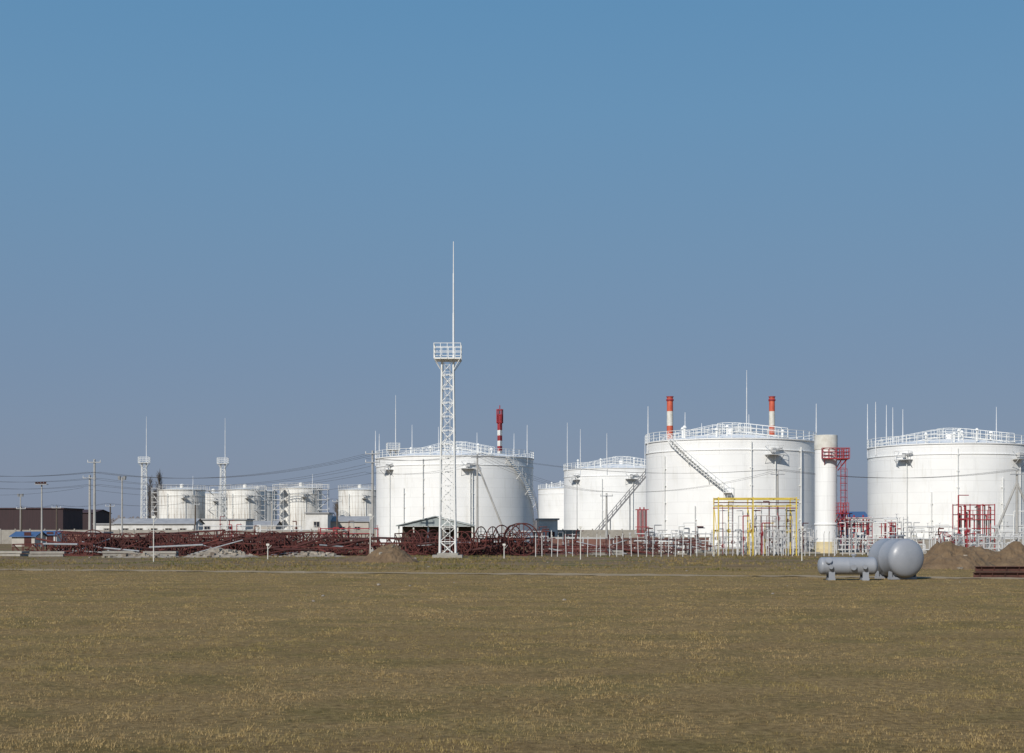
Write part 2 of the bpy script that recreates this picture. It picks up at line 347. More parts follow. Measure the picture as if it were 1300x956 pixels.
# ---------------------------------------------------------------- tanks
def tank(u,D,R,H,label,mk='tank',rods=(),stair=None,foam=(),walk=True,pipes=(),small=False,ladder=None):
    e=thing('storage_tank',label,'storage tank',(X(u,D),D,0),group='white oil storage tanks')
    n=96 if not small else 48
    def P(phi,r,z): return (r*math.sin(phi),-r*math.cos(phi),z)
    mb=MB(); mb.lathe([(R,0.3),(R,H-0.12),(R+0.13,H-0.12),(R+0.13,H+0.02),(R-0.02,H+0.02)],n)
    mb.obj('shell_wall',mk,e,smooth=True)
    mb=MB(); mb.lathe([(R-0.2,H-1.4),(R+0.09,H-1.5),(R+0.09,H-1.4),(R-0.2,H-1.35)],n); mb.obj('wind_girder',mk,e,smooth=True)
    mb=MB(); mb.lathe([(R-0.01,H-0.02),(R*0.6,H+R*0.06),(R*0.25,H+R*0.095),(0.01,H+R*0.11)],n)
    rf=mb.obj('roof',mk,e,smooth=True)
    mb=MB(); mb.lathe([(0.01,H+R*0.11+0.9),(0.5,H+R*0.11+0.75),(0.5,H+R*0.11-0.1)],16); mb.obj('roof_hatch',mk,rf,smooth=True)
    mb=MB(); mb.lathe([(R+0.5,0),(R+0.5,0.28),(R-0.1,0.32)],n); mb.obj('foundation','concrete',e)
    mb=MB(); k=int(2*math.pi*R/(1.5 if not small else 1.3)); rr=0.045
    for i in range(k):
        a=2*math.pi*i/k; b_=2*math.pi*(i+1)/k
        mb.tube(P(a,R+0.05,H-0.05),P(a,R+0.05,H+1.15),rr,4)
        for z in(0.4,0.78,1.15): mb.tube(P(a,R+0.05,H+z),P(b_,R+0.05,H+z),rr*0.8,4)
    mb.obj('rim_railing','white' if not small else 'greywhite',e)
    if walk:
        for phi in (0.5,-2.3):
            mb=MB(); side=(math.cos(phi)*0.5,math.sin(phi)*0.5)
            for s in(-1,1):
                pr=None
                for q in range(9):
                    r=R*(1-q/9); z=H+R*0.11*min(1,(q/9)*1.25)
                    p=P(phi,r,z+0.2); p=(p[0]+s*side[0],p[1]+s*side[1],p[2]); t=(p[0],p[1],p[2]+1.15)
                    mb.tube(p,t,0.04,4)
                    if pr: mb.tube(pr[1],t,0.035,4); mb.tube(tuple(Vector(pr[1])-Vector((0,0,.5))),tuple(Vector(t)-Vector((0,0,.5))),0.03,4); mb.tube(pr[0],p,0.06,4)
                    if s==1: mb.box(P(phi,r-0.01,z+0.16),(1.0,0.5,0.05),rz=phi)
                    pr=(p,t)
            mb.obj('roof_walkway','white',e)
        mb=MB(); zz=H+R*0.11
        for z in(0.5,0.95,1.4): mb.ring((0,0,zz+z),1.7,0.04,8)
        for i in range(8): mb.tube((1.7*math.cos(i*math.pi/4),1.7*math.sin(i*math.pi/4),zz-0.2),(1.7*math.cos(i*math.pi/4),1.7*math.sin(i*math.pi/4),zz+1.4),0.04,4)
        mb.obj('hatch_railing','white',e)
        for i in range(6):
            a=random.uniform(-1.4,1.4); r=R*random.uniform(0.55,0.93); h=random.uniform(0.5,1.3); p=P(a,r,H+0.1)
            mb=MB(); mb.tube(p,(p[0],p[1],p[2]+h+0.6),0.13,8); mb.tube((p[0],p[1],p[2]+h+0.55),(p[0],p[1],p[2]+h+0.85),0.3,8,r2=0.12)
            mb.obj('roof_vent','white',e)
    for phi,top in rods:
        rb=MB(); p=P(phi,R+0.12,0); rb.tube((p[0],p[1],H-1.2),(p[0],p[1],H+top*0.5),0.075,5); rb.tube((p[0],p[1],H+top*0.5),(p[0],p[1],H+top),0.065,5,r2=0.035)
        rb.obj('lightning_rod','rod',e)
    if stair:
        p0,p1,z1=stair; mb=MB(); ns=int(abs(p1-p0)*R/0.32); r0,r1=R+0.12,R+0.85
        for i in range(ns):
            f=(i+0.5)/ns; ph_=p0+(p1-p0)*f; z=H-0.1+(z1-H+0.1)*f
            mb.box(P(ph_,(r0+r1)/2,z),(0.30,0.74,0.04),rz=ph_)
        st=mb.obj('stair','white',e)
        mb=MB(); pr=None
        for i in range(0,ns+1):
            f=i/ns; ph_=p0+(p1-p0)*f; z=H-0.1+(z1-H+0.1)*f
            a=P(ph_,r1,z-0.1); c=P(ph_,r0,z-0.1)
            if pr:
                mb.tube(pr[0],a,0.06,4); mb.tube(pr[1],c,0.05,4)
                for dz in(0.55,1.05): mb.tube((pr[0][0],pr[0][1],pr[0][2]+dz+.1),(a[0],a[1],a[2]+dz+.1),0.025,4)
            if i%3==0: mb.tube(a,(a[0],a[1],a[2]+1.15),0.025,4)
            if i%8==0: mb.tube(a,P(ph_,R-0.02,z-1.1),0.04,4)
            pr=(a,c)
        mb.obj('handrail','white',st)
        if z1>1:
            mb=MB(); q=P(p1,R+0.5,z1-0.1); mb.box(q,(1.0,0.9,0.08),rz=p1)
            for s in(-1,1):
                a=P(p1+s*0.45/R,R+0.9,z1); mb.tube(a,(a[0],a[1],z1+1.1),0.03,4); mb.tube(a,P(p1+s*0.45/R,R,z1-1.0),0.035,4)
            a=P(p1-0.45/R,R+0.9,z1+1.1); c=P(p1+0.45/R,R+0.9,z1+1.1); mb.tube(a,c,0.03,4)
            mb.obj('landing','white',st)
            mb=MB()
            for s in(-0.25,0.25):
                a=P(p1+0.2/R+s/R,R+0.6,0.3); mb.tube(a,(a[0],a[1],z1),0.03,4)
            k=int(z1/0.35)
            for i in range(k):
                a=P(p1-0.05/R,R+0.6,0.5+i*0.35); c=P(p1+0.45/R,R+0.6,0.5+i*0.35); mb.tube(a,c,0.02,4)
            mb.obj('ladder','white',st)
    for phi in foam:
        mb=MB(); c=P(phi,R+0.6,H-2.1); wv=0.6 if small else 1.0
        mb.box(c,(2.2*wv,1.1,0.07),rz=phi)
        for s in(-wv,wv):
            a=P(phi+s*1.0/R,R+1.1,H-2.1)
            mb.tube(a,(a[0],a[1],H-0.95),0.03,4); mb.tube(a,P(phi+s*1.0/R,R,H-3.2),0.035,4)
            i_=P(phi+s*1.0/R,R+0.05,H-1); mb.tube((a[0],a[1],H-0.95),i_,0.03,4)
        for z in(-1.5,-0.95): mb.tube(P(phi-wv/R,R+1.1,H+z),P(phi+wv/R,R+1.1,H+z),0.03,4)
        q=P(phi,R+0.35,H-1.5); mb.box(q,(0.45,0.45,0.6),rz=phi); mb.tube(P(phi+.3/R,R+0.4,H-1.4),P(phi+1.2*wv/R,R+0.4,H-1.2),0.12,8)
        fm=mb.obj('foam_chamber','greywhite',e)
        mb=MB(); mb.tube(P(phi+0.3/R,R+0.25,0.5),P(phi+0.3/R,R+0.25,H-1.4),0.07,6); mb.obj('riser_pipe','white',fm)
    for phi,zt in pipes:
        mb=MB(); mb.tube(P(phi,R+0.22,0.4),P(phi,R+0.22,zt),0.08,6)
        for z in np.arange(1.5,zt,2.2): mb.box(P(phi,R+0.12,z),(0.3,0.25,0.08),rz=phi)
        mb.obj('riser_pipe','white',e)
    if not small:
        for phi in(-0.7,0.1,0.8):
            mb=MB(); c=P(phi,R-0.1,1.3); d=P(phi,R+0.35,1.3); mb.tube(c,d,0.4,16); mb.tube(d,P(phi,R+0.42,1.3),0.48,16)
            mb.obj('manhole','offwhite',e)
    return e
def rodpos(u,uc,Rpx,back=False):
    s=max(-0.999,min(0.999,(u-uc)/Rpx)); a=math.asin(s); return math.pi-a if back else a
Ra=99.5; rods=[(rodpos(u,577.5,Ra,bk),t) for u,t,bk in((486,3.8,False),(518,6.4,True),(552,6.2,True),(603,5.2,True),(652,4.8,True),(668,5.2,False),(479,4.5,False))]
tank(577.5,233,12.84,14,'large white cylindrical oil tank with curved stair on its side',rods=rods,stair=(rodpos(642,577.5,Ra),rodpos(642,577.5,Ra)+1.15,0.2),foam=(rodpos(597,577.5,Ra),rodpos(500,577.5,Ra)),pipes=((-0.35,13.5),(-0.62,9),(0.25,12)))
Rc=106.5; rods=[(rodpos(u,927,Rc,bk),t) for u,t,bk in((822,4.8,False),(882,5.0,True),(967,4.7,True),(1033,5.2,False),(905,3.5,True))]
tank(927,190,11.2,14,'biggest white cylindrical oil tank with stair and railed roof',rods=rods,stair=(rodpos(846,927,Rc),rodpos(908,927,Rc),7.2),foam=(rodpos(962,927,Rc),),pipes=((-0.55,5.5),(0.08,13.6),(0.75,13.0),(-0.98,12)))
Rd=100.5; rods=[(rodpos(u,1205,Rd,bk),t) for u,t,bk in((1107,6.2,False),(1112,6.5,True),(1148,6.8,True),(1158,6.5,True),(1173,6.3,True),(1285,6.3,True))]
tank(1205,200,11.14,14,'large white cylindrical oil tank ringed by roof railings beside red pipework',rods=rods,foam=(rodpos(1131,1205,Rd),rodpos(1262,1205,Rd)),pipes=((-0.2,13.3),(0.35,9.5),(-0.5,7.5)))
Rb=73; rods=[(rodpos(u,789,Rb,bk),t) for u,t,bk in((720,9,False),(735,7.5,False),(766,6.5,False),(812,6,False))]
tank(789,277,11.2,14.0,'white cylindrical oil tank partly hidden behind a larger tank',rods=rods,foam=(rodpos(795,789,Rb),rodpos(730,789,Rb)),pipes=((-0.4,12),))
tank(733,400,11,13.8,'distant white cylindrical oil tank behind other tanks')
e=thing('access_stair','long straight grey steel stair rising beside a storage tank','stair',(0,0,0))
a=Vector((X(750,250),250,0.3)); c=Vector((X(821,250),250,Z(604,250)))
mb=MB()
for dy in(-0.5,0.5):
    o=Vector((0,dy,0)); mb.tube(a+o,c+o,0.15,4)
    for dz in(0.6,1.15): mb.tube(a+o+Vector((0,0,dz)),c+o+Vector((0,0,dz)),0.055,4)
    for q in range(14):
        p=a.lerp(c,q/13)+o; mb.tube(p,p+Vector((0,0,1.15)),0.045,4)
for q in range(40):
    p=a.lerp(c,q/39); mb.box(p,(0.3,1.0,0.05))
mb.obj('flight','darksteel',e)
for q in(0.35,0.7,1.0):
    mb=MB(); p=a.lerp(c,q); mb.tube((p.x,p.y-0.5,0),(p.x,p.y-0.5,p.z),0.08,5); mb.tube((p.x,p.y+0.5,0),(p.x,p.y+0.5,p.z),0.08,5); mb.tube((p.x,p.y-0.5,p.z*.6),(p.x,p.y+0.5,p.z*.6),0.05,5)
    mb.obj('support','galv',e)
for u,D,R,H in((231,343,5.5,12),(311,343,5.1,12),(382,330,4.9,12),(457,345,5.2,12),(327,372,5.0,12.4),(271,380,4.6,12)):
    tank(u,D,R,H,'small weathered white oil tank with roof railing',mk='oldtank',small=True,walk=False,rods=((0.7,3.2),) if u in(231,382) else (),foam=(0.3,),pipes=((-0.4,11),))
def access_tower(u,D,w,H,label):
    e=thing('access_tower',label,'stair tower',(X(u,D),D,0),group='white access towers between tanks')
    mb=MB()
    for sx in(-1,1):
        for sy in(-1,1): mb.tube((sx*w/2,sy*w/2,0),(sx*w/2,sy*w/2,H+1.2),0.07,4)
    nf=5
    for k in range(nf+1):
        z=H*k/nf+0.1
        for dz in(0,1.1):
            for s in(-1,1): mb.tube((-w/2,s*w/2,z+dz),(w/2,s*w/2,z+dz),0.04,4); mb.tube((s*w/2,-w/2,z+dz),(s*w/2,w/2,z+dz),0.04,4)
    mb.obj('frame','greywhite',e)
    mb=MB()
    for k in range(nf):
        s=1 if k%2 else -1; mb.box((0,0,H*(k+1)/nf),(w,w,0.07)); mb.tube((-s*w/2,0,H*k/nf+.1),(s*w/2,0,H*(k+1)/nf),0.10,4)
    mb.obj('stair','greywhite',e)
for u,D,w,H in((354,325,2.4,11.5),(410,325,2.4,11.5),(272,338,2.8,11.6),(331,335,2.4,11.5),(197,345,1.5,11.3)):
    access_tower(u,D,w,H,'white steel stair tower beside the small tanks')
mb=MB()
for y in(-0.5,0.5):
    for z in(0,0.6,1.15): mb.tube((X(347,322),322+y,11.5+z),(X(418,322),322+y,11.5+z),0.04,4)
for q in range(14): x=X(347,322)+q*(X(418,322)-X(347,322))/13; mb.tube((x,321.5,11.4),(x,321.5,12.7),0.035,4); mb.tube((x,321.5,11.5),(x,322.5,11.5),0.05,4)
tag(mb.obj('footbridge','greywhite'),'white railed footbridge linking stair towers at tank top','footbridge')
# ---------------------------------------------------------------- chimneys
def chimney(u,D,r,top,label):
    H=Z(top,D); e=thing('striped_chimney',label,'chimney',(X(u,D),D,0),group='red and white striped chimneys')
    mb=MB(); nb=10
    for k in range(nb):
        z0=H*k/nb; z1=H*(k+1)/nb; ra=r*(1.25-0.25*k/nb); rb=r*(1.25-0.25*(k+1)/nb)
        mb.lathe([(ra,z0),(rb,z1)],20,mi=(k%2) )
    mb.lathe([(r,H),(r*0.7,H),(r*0.7,H-1)],20,mi=1)
    mb.obj('shaft',['offwhite','orange'],e,smooth=True)
    mb=MB(); mb.lathe([(r*0.98,H-0.9),(r*1.25,H-0.8),(r*1.25,H-0.5),(r*1.0,H-0.4)],20); mb.obj('collar','red',e)
    mb=MB(); mb.lathe([(r*1.0,H-0.05),(r*1.2,H-0.05),(r*1.2,H+0.12),(r*0.7,H+0.12)],20); mb.obj('cap','red',e)
chimney(850.5,300,0.64,504,'tall red and white banded chimney behind a storage tank')
chimney(980,300,0.60,504,'tall red and white banded chimney behind a storage tank')
D=300;H=Z(526,D)
e=thing('communication_mast','slim red and white banded mast with antennas on top','mast',(X(634.5,D),D,0))
mb=MB(); nb=24
for k in range(nb):
    z0=H*k/nb;z1=H*(k+1)/nb; mi=1 if k>=nb-2 else k%2
    for j in range(3):
        a=2.1*j+0.5; c=2.1*(j+1)+0.5; p=(0.36*math.cos(a),0.36*math.sin(a)); q=(0.36*math.cos(c),0.36*math.sin(c))
        mb.tube((*p,z0),(*p,z1),0.2,6,mi=mi); mb.tube((*p,z0),(*q,z1),0.10,4,mi=mi); mb.tube((*q,z0),(*p,z1),0.10,4,mi=mi)
mb.obj('lattice_shaft',['white','red'],e)
mb=MB()
for z in(H-1.6,H-0.2,H+0.9): mb.ring((0,0,z),0.6,0.09,10)
for j in range(6): a=j*1.047; mb.tube((0.6*math.cos(a),0.6*math.sin(a),H-1.9),(0.6*math.cos(a),0.6*math.sin(a),H+1.1),0.13,5)
mb.tube((0,0,H-1),(0,0,H+1.9),0.1,5)
mb.obj('antenna','red',e)
# ---------------------------------------------------------------- white process column with red platforms
D=150; cx=X(1048.5,D); H=Z(553,D); r=1.16
e=thing('process_column','tall plain white steel column with red ladder and platforms','column',(cx,D,0))
mb=MB(); mb.lathe([(r,0.4),(r,2.9),(r+0.06,2.95),(r+0.06,3.1),(r,3.15),(r,H-0.02)],48); mb.obj('shell_wall','tank',e,smooth=True)
mb=MB(); mb.lathe([(r,H-1.55),(r+0.05,H-1.5),(r+0.05,H-0.0),(r-0.1,H+0.04),(r-0.1,H-0.8)],48); mb.obj('top_collar','offwhite',e,smooth=True)
mb=MB(); mb.lathe([(r+0.3,0),(r+0.3,0.4),(r+0.03,0.42),(r+0.02,1.2),(r-.02,1.2)],48); mb.obj('base_ring','cream',e)
def redplat(zd,x0,x1,y0,y1,nm):
    mb=MB(); mb.box(((x0+x1)/2,(y0+y1)/2,zd),(x1-x0,y1-y0,0.12))
    for s in np.linspace(x0,x1,5):
        for y in(y0,y1): mb.tube((s,y,zd),(s,y,zd+1.1),0.04,4)
    for z in(0.35,0.7,1.1):
        for y in(y0,y1): mb.tube((x0,y,zd+z),(x1,y,zd+z),0.035,4)
        for x in(x0,x1): mb.tube((x,y0,zd+z),(x,y1,zd+z),0.035,4)
    for x in(x0+.2,x1-.2): mb.tube((x,y0,zd),(0.6*x,-0.5,zd-1.2),0.05,4)
    return mb.obj('platform','red',e)
redplat(Z(583,D),-0.7,2.1,-1.75,-1.18,'')
redplat(Z(583,D)-0.02,1.2,2.12,-1.15,1.0,'')
redplat(Z(652,D),0.9,2.0,-1.75,-0.4,'')
mb=MB()
for s in(0,0.5): mb.tube((1.25+s,-1.45,0.3),(1.25+s,-1.45,Z(583,D)),0.04,4)
for k in range(24): mb.tube((1.25,-1.45,0.6+k*0.38),(1.75,-1.45,0.6+k*0.38),0.022,4)
for k in range(9):
    z=2.8+k*0.75; mb.ring((1.5,-1.55,z),0.38,0.03,10)
for a in(3.6,4.7,5.8): mb.tube((1.5+.38*math.cos(a),-1.55+.38*math.sin(a),2.8),(1.5+.38*math.cos(a),-1.55+.38*math.sin(a),8.8),0.025,4)
mb.obj('caged_ladder','red',e)
# ---------------------------------------------------------------- yellow gantry
D=135
e=thing('pipe_gantry','yellow steel pipe gantry with hanging pipes in front of a tank','pipe gantry',(0,0,0))
mb=MB(); zt=Z(631,D); zb=Z(641,D)
for u in(912,956,1011):
    for dy in(0,3): mb.box((X(u,D),D+dy,zt/2),(0.11,0.11,zt))
for dy in(0,3):
    for z in(zt,zb): mb.box(((X(912,D)+X(1011,D))/2,D+dy,z-0.1),(X(1011,D)-X(912,D)-0.12,0.075,0.075))
for u in (912,934,956,984,1011): mb.box((X(u,D),D+1.5,zt-0.1),(0.07,2.88,0.07))
for u in (912,956,1011): mb.tube((X(u,D),D,1),(X(u,D),D+3,zb),0.035,4)
mb.obj('frame','yellow',e)
for k in range(24):
    u=916+k*4.1+random.uniform(-1.5,1.5); y=D+random.uniform(0.3,2.7); z=random.choice((Z(636,D),Z(641,D),Z(648,D),Z(655,D),Z(664,D))); x=X(u,D)
    mk=('greywhite','red','greywhite','yellow','rust','white')[k%6]; r=random.uniform(0.03,0.06)
    mb=MB(); mb.tube((x,y,0.1),(x,y,z),r,8); mb.tube((x,y,z),(x+random.choice((-1,1))*random.uniform(.3,.9),y,z),r,8)
    zz=random.uniform(0.9,z-0.6); mb.tube((x,y,zz-.15),(x,y,zz+.15),r*2.2,10); mb.tube((x,y,zz),(x,y-.3,zz),0.03,6); mb.ring((x,y-.3,zz),0.17,0.028,10,'y'); mb.tube((x-.17,y-.3,zz),(x+.17,y-.3,zz),.02,4)
    mb.obj('valve_pipe',mk,e,smooth=True)
for dz,mk in((0,'yellow'),(0.28,'rust'),(0.55,'greywhite'),(0.8,'red')): mb=MB(); mb.tube((X(909,D),D+1.2+dz,Z(634,D)-dz),(X(1018,D),D+1.2+dz,Z(634,D)-dz),0.05,8); mb.obj('header_pipe',mk,e,smooth=True)
mb=MB(); mb.box(((X(956,D)+X(1011,D))/2,D+1.5,Z(668,D)),(X(1008,D)-X(959,D),1.2,0.06))
for k in range(7): x=X(960,D)+k*(X(1007,D)-X(960,D))/6; mb.tube((x,D+.95,0),(x,D+.95,Z(668,D)+1.0),0.03,4)
for q in(.5,1.0): mb.tube((X(960,D),D+.95,Z(668,D)+q),(X(1007,D),D+.95,Z(668,D)+q),0.025,4)
mb.obj('valve_platform','rust',e)
mb=MB()
x0,x1=X(975,D),X(1000,D)
for k in range(5): mb.tube((x0+(x1-x0)*k/4,D-0.3,0),(x0+(x1-x0)*k/4,D-0.3,Z(672,D)),0.04,6)
for z in(0.8,1.7,2.4): mb.tube((x0,D-0.3,z),(x1,D-0.3,z),0.04,6)
mb.obj('guard_frame','greywhite',e)
# ---------------------------------------------------------------- red manifold
D=165
e=thing('red_pipe_manifold','red painted steel frame packed with vertical pipes','pipe manifold',(X(1236,D),D,0))
zt=Z(640,D); hw_=X(1259,D)-X(1236,D)
mb=MB()
for x in(-hw_,-hw_*0.35,hw_*0.35,hw_):
    for y in(-1,1): mb.tube((x,y,0),(x,y,zt),0.07,5)
for z in(1.2,2.6,4.2,zt-0.1):
    for y in(-1,1): mb.tube((-hw_,y,z),(hw_,y,z),0.05,5)
    for x in(-hw_,hw_): mb.tube((x,-1,z),(x,1,z),0.05,5)
mb.obj('frame','red',e)
for k in range(12):
    x=-hw_+0.3+k*(2*hw_-0.6)/11; h=zt-random.uniform(0.1,1.4); y0=random.uniform(-.8,.3); mb=MB(); mb.tube((x,y0,0.3),(x,y0,h),0.075,8); mb.tube((x,y0,h),(x,y0+.7,h),0.075,8); mb.tube((x,y0,1.4),(x,y0,1.6),0.15,8); mb.obj('pipe','red' if k%3 else 'rust',e,smooth=True)
mb=MB(); mb.tube((-hw_,-1.1,0),(-hw_,-1.1,Z(629,D)),0.08,6); mb.tube((-hw_,-1.1,Z(629,D)),(-hw_+1.2,-1.1,Z(629,D)),0.05,6); mb.obj('riser_pipe','red',e)
mb=MB(); mb.box((0.3,0,Z(660,D)),(hw_*1.7,2.1,0.1))
for k in range(6): mb.tube((-hw_+k*hw_*0.4,-1.05,Z(660,D)-.05),(-hw_+k*hw_*0.4,-1.05,Z(660,D)+1.1),0.04,4)
mb.tube((-hw_,-1.05,Z(660,D)+1.1),(hw_,-1.05,Z(660,D)+1.1),0.04,4); mb.tube((-hw_,-1.05,Z(660,D)),(hw_,-1.05,Z(660,D)),0.04,4); mb.obj('platform','red',e)
for u,D,wd,vt in((815,180,1.0,647),(1090,170,2.2,657),(1072,160,0.9,652),(1128,172,1.4,664)):
    e=thing('red_valve_frame','small red steel frame carrying pipes and valves','pipe frame',(X(u,D),D,0),group='small red valve frames')
    mb=MB(); zt=Z(vt,D)
    for x in(-wd/2,0,wd/2):
        for y in(-.6,.6): mb.tube((x,y,0),(x,y,zt),0.06,5)
    for z in(1.5,2.8,zt):
        for y in(-.6,.6): mb.tube((-wd/2-.3,y,z),(wd/2+.3,y,z),0.05,5)
        mb.tube((0,-.6,z),(0,.6,z),0.05,5)
    mb.obj('frame','red',e)
    for x in(-wd/4,wd/4): mb=MB(); mb.tube((x,0,0.2),(x,0,zt+0.3),0.09,8); mb.tube((x,-.2,1.2),(x,.2,1.2),0.22,10); mb.obj('valve_pipe','red',e)
# ---------------------------------------------------------------- pipe racks
def rack(u0,u1,D,zs,label,mk='greywhite',step=3.5,r=0.07):
    x0,x1=X(u0,D),X(u1,D); e=thing('pipe_rack',label,'pipe rack',((x0+x1)/2,D,0),group='pipe racks in front of the tanks'); h=(x1-x0)/2
    for i,z in enumerate(zs):
        y=-0.5+i*0.45; a_=-h+random.uniform(0,0.15)*h; b_=h-random.uniform(0,0.25)*h
        mb=MB(); mb.tube((a_,y,z),(b_,y,z),r,8); mb.tube((b_,y,z+.0),(b_,y,0.1),r,8); mb.tube((a_,y,z),(a_,y,z+random.uniform(-.4,.7)),r,8)
        for q in range(4):
            x=random.uniform(a_,b_); mb.tube((x-.05,y,z),(x+.05,y,z),r*1.9,10)
            if q<2: mb.tube((x,y,z),(x,y,z+.45),r*.5,6); mb.ring((x,y,z+.45),0.16,0.025,8)
        mb.obj('pipe',mk,e,smooth=True)
    n=max(2,int(2*h/step))
    for k in range(n+1):
        x=-h+2*h*k/n; zt=max(zs); mb=MB()
        for y in(-0.75,0.95): mb.tube((x,y,0),(x,y,zt+0.15),0.05,4)
        for z in zs: mb.tube((x,-0.75,z-r-0.05),(x,0.95,z-r-0.05),0.04,4)
        mb.obj('support',mk,e)
rack(690,790,158,(0.6,1.5),'low pale pipes on short supports in front of the tanks')
rack(800,905,160,(0.5,1.2,2.0),'low pale pipes on short supports in front of the tanks')
rack(688,775,136,(0.4,0.8),'low dark red pipes on short frames behind a fence',mk='rust')
rack(770,880,140,(0.5,1.0,1.5),'low dark red pipes on short frames behind a fence',mk='rustdark')
rack(905,1035,152,(0.5,1.1,1.7,2.3),'low pale pipes on short supports in front of the tanks')
rack(1064,1150,152,(1.2,3.3,3.7),'raised pale pipes on steel frames beside the column')
rack(1060,1190,147,(0.4,0.9,1.5),'low pale pipes on short supports in front of the tanks',step=2.2)
rack(1195,1320,149,(0.5,1.0,1.7),'low pale pipes on short supports in front of the tanks',step=2.0)
rack(1150,1215,170,(2.2,2.8),'raised pale pipes on steel frames beside the column')
rack(1262,1330,162,(0.8,2.2,2.9),'raised pale pipes on steel frames beside the column')
rack(1062,1105,158,(3.0,3.4),'short red pipes raised on frames',mk='red')
rack(600,700,200,(1.0,1.5,2.2),'low pale pipes on short supports in front of the tanks')
rack(405,480,200,(1.9,2.6),'red pipes on low frames beside the yard',mk='red')
rack(250,400,215,(1.6,2.4,3.0),'pale pipes on low frames beside the yard')
def cluster(u,D,mk,sc):
    e=thing('valve_station','cluster of upright pipes with valves and flanges near tanks','valve station',(X(u,D),D,0),rz=random.uniform(-.8,.8),group='valve stations along the tank row')
    for q in range(random.randint(3,5)):
        x=(q-2)*0.42*sc+random.uniform(-.1,.1); y=random.uniform(-.5,.5); h=random.uniform(1.0,3.2)*sc; r=random.uniform(.045,.085); mb=MB()
        mb.tube((x,y,0),(x,y,h),r,7); mb.tube((x,y,h),(x+random.choice((-.6,.6,.9)),y,h),r,7)
        z=h*random.uniform(.35,.75); mb.tube((x,y,z-.12),(x,y,z+.12),r*2.3,9); mb.tube((x,y,z),(x,y-.32,z),.03,5); mb.ring((x,y-.32,z),.17,.03,9,'y'); mb.tube((x-.17,y-.32,z),(x+.17,y-.32,z),.02,4)
        mb.obj('valve_pipe',mk if q!=1 else random.choice(('rust','greywhite','galv')),e)
    mb=MB(); mb.box((0,0,.08),(2.4*sc,1.4,.16)); mb.obj('plinth','concrete',e)
for k in range(36):
    u=random.uniform(862,1300)
    if 1030<u<1062: u+=40
    cluster(u,random.uniform(140,164),random.choice(('white','greywhite','greywhite','galv','red') if u>1050 else ('white','greywhite','greywhite','galv')),random.uniform(.7,1.15))
for k in range(9): cluster(random.uniform(690,860),random.uniform(150,164),random.choice(('greywhite','galv','rust')),random.uniform(.6,.95))
for k in range(7): cluster(random.uniform(250,470),random.uniform(205,235),random.choice(('greywhite','galv','red','white')),random.uniform(1.0,1.5))
for u,D,h in((1118,150,3.2),(1130,150,3.6),(1165,160,2.6),(1196,158,3.0),(1278,150,4.0),(1296,150,4.4),(876,150,3.2),(860,155,2.4),(1085,148,2.6),(845,150,2.0),(1225,150,2.6),(1150,150,2.2)):
    mb=MB(); w_=0.7; mb.poly([(-w_,0,0),(-w_,0,h),(w_,0,h),(w_,0,0)],0.055,6)
    mb.tube((-w_,0,h*0.6),(w_,0,h*0.6),0.04,6); tag(mb.obj('pipe_loop','white',loc=(X(u,D),D,0),rot=(0,0,random.uniform(-.6,.6))),'white upright pipe loop rising from the pipe run','pipe loop','white pipe loops')
# ---------------------------------------------------------------- fence
def fence(u0,u1,D,n,h,label):
    x0,x1=X(u0,D),X(u1,D); e=thing('fence',label,'fence',(x0,D,0),group='thin post fences')
    mb=MB(); mb.box((0,0,h/2),(0.065,0.065,h)); mb.tube((0,0,h),(0,-0.25,h+.22),0.022,4); p0=mb.obj('post','greywhite',e)
    for k in range(1,n+1):
        q=p0.copy(); COL.objects.link(q); q.parent=e; q.location=((x1-x0)*k/n+random.uniform(-.15,.15),random.uniform(-.05,.05),random.uniform(-0.25,0.05)); q.rotation_euler=(random.uniform(-.03,.03),random.uniform(-.04,.04),0)
    for z in(0.25,0.7,1.15,1.6): mb=MB(); mb.tube((0,-.05,z),(x1-x0,-.05,z),0.006,3); mb.obj('fence_wire','galv',e)
fence(680,905,130,24,2.1,'low fence of thin grey posts strung with wire')
fence(905,1060,132,20,2.3,'low fence of thin grey posts strung with wire')
fence(1060,1318,136,30,2.0,'low fence of thin grey posts strung with wire')
D=168
mb=MB(); L_=X(900,D)-X(700,D); mb.box((0,0,0.75),(L_,0.3,1.5)); mb.box((0,0,1.55),(L_+0.1,0.45,0.1),mi=1)
tag(mb.obj('bund_wall',['brick','concrete'],loc=((X(900,D)+X(700,D))/2,D,0)),'low brick bund wall with concrete coping','wall')
D=175
mb=MB(); L_=X(1400,D)-X(1062,D); mb.box((0,0,0.6),(L_,0.3,1.2)); mb.box((0,0,1.25),(L_+0.1,0.4,0.1))
tag(mb.obj('bund_wall',['concrete'],loc=((X(1400,D)+X(1062,D))/2,D,0)),'low concrete bund wall around a tank','wall')
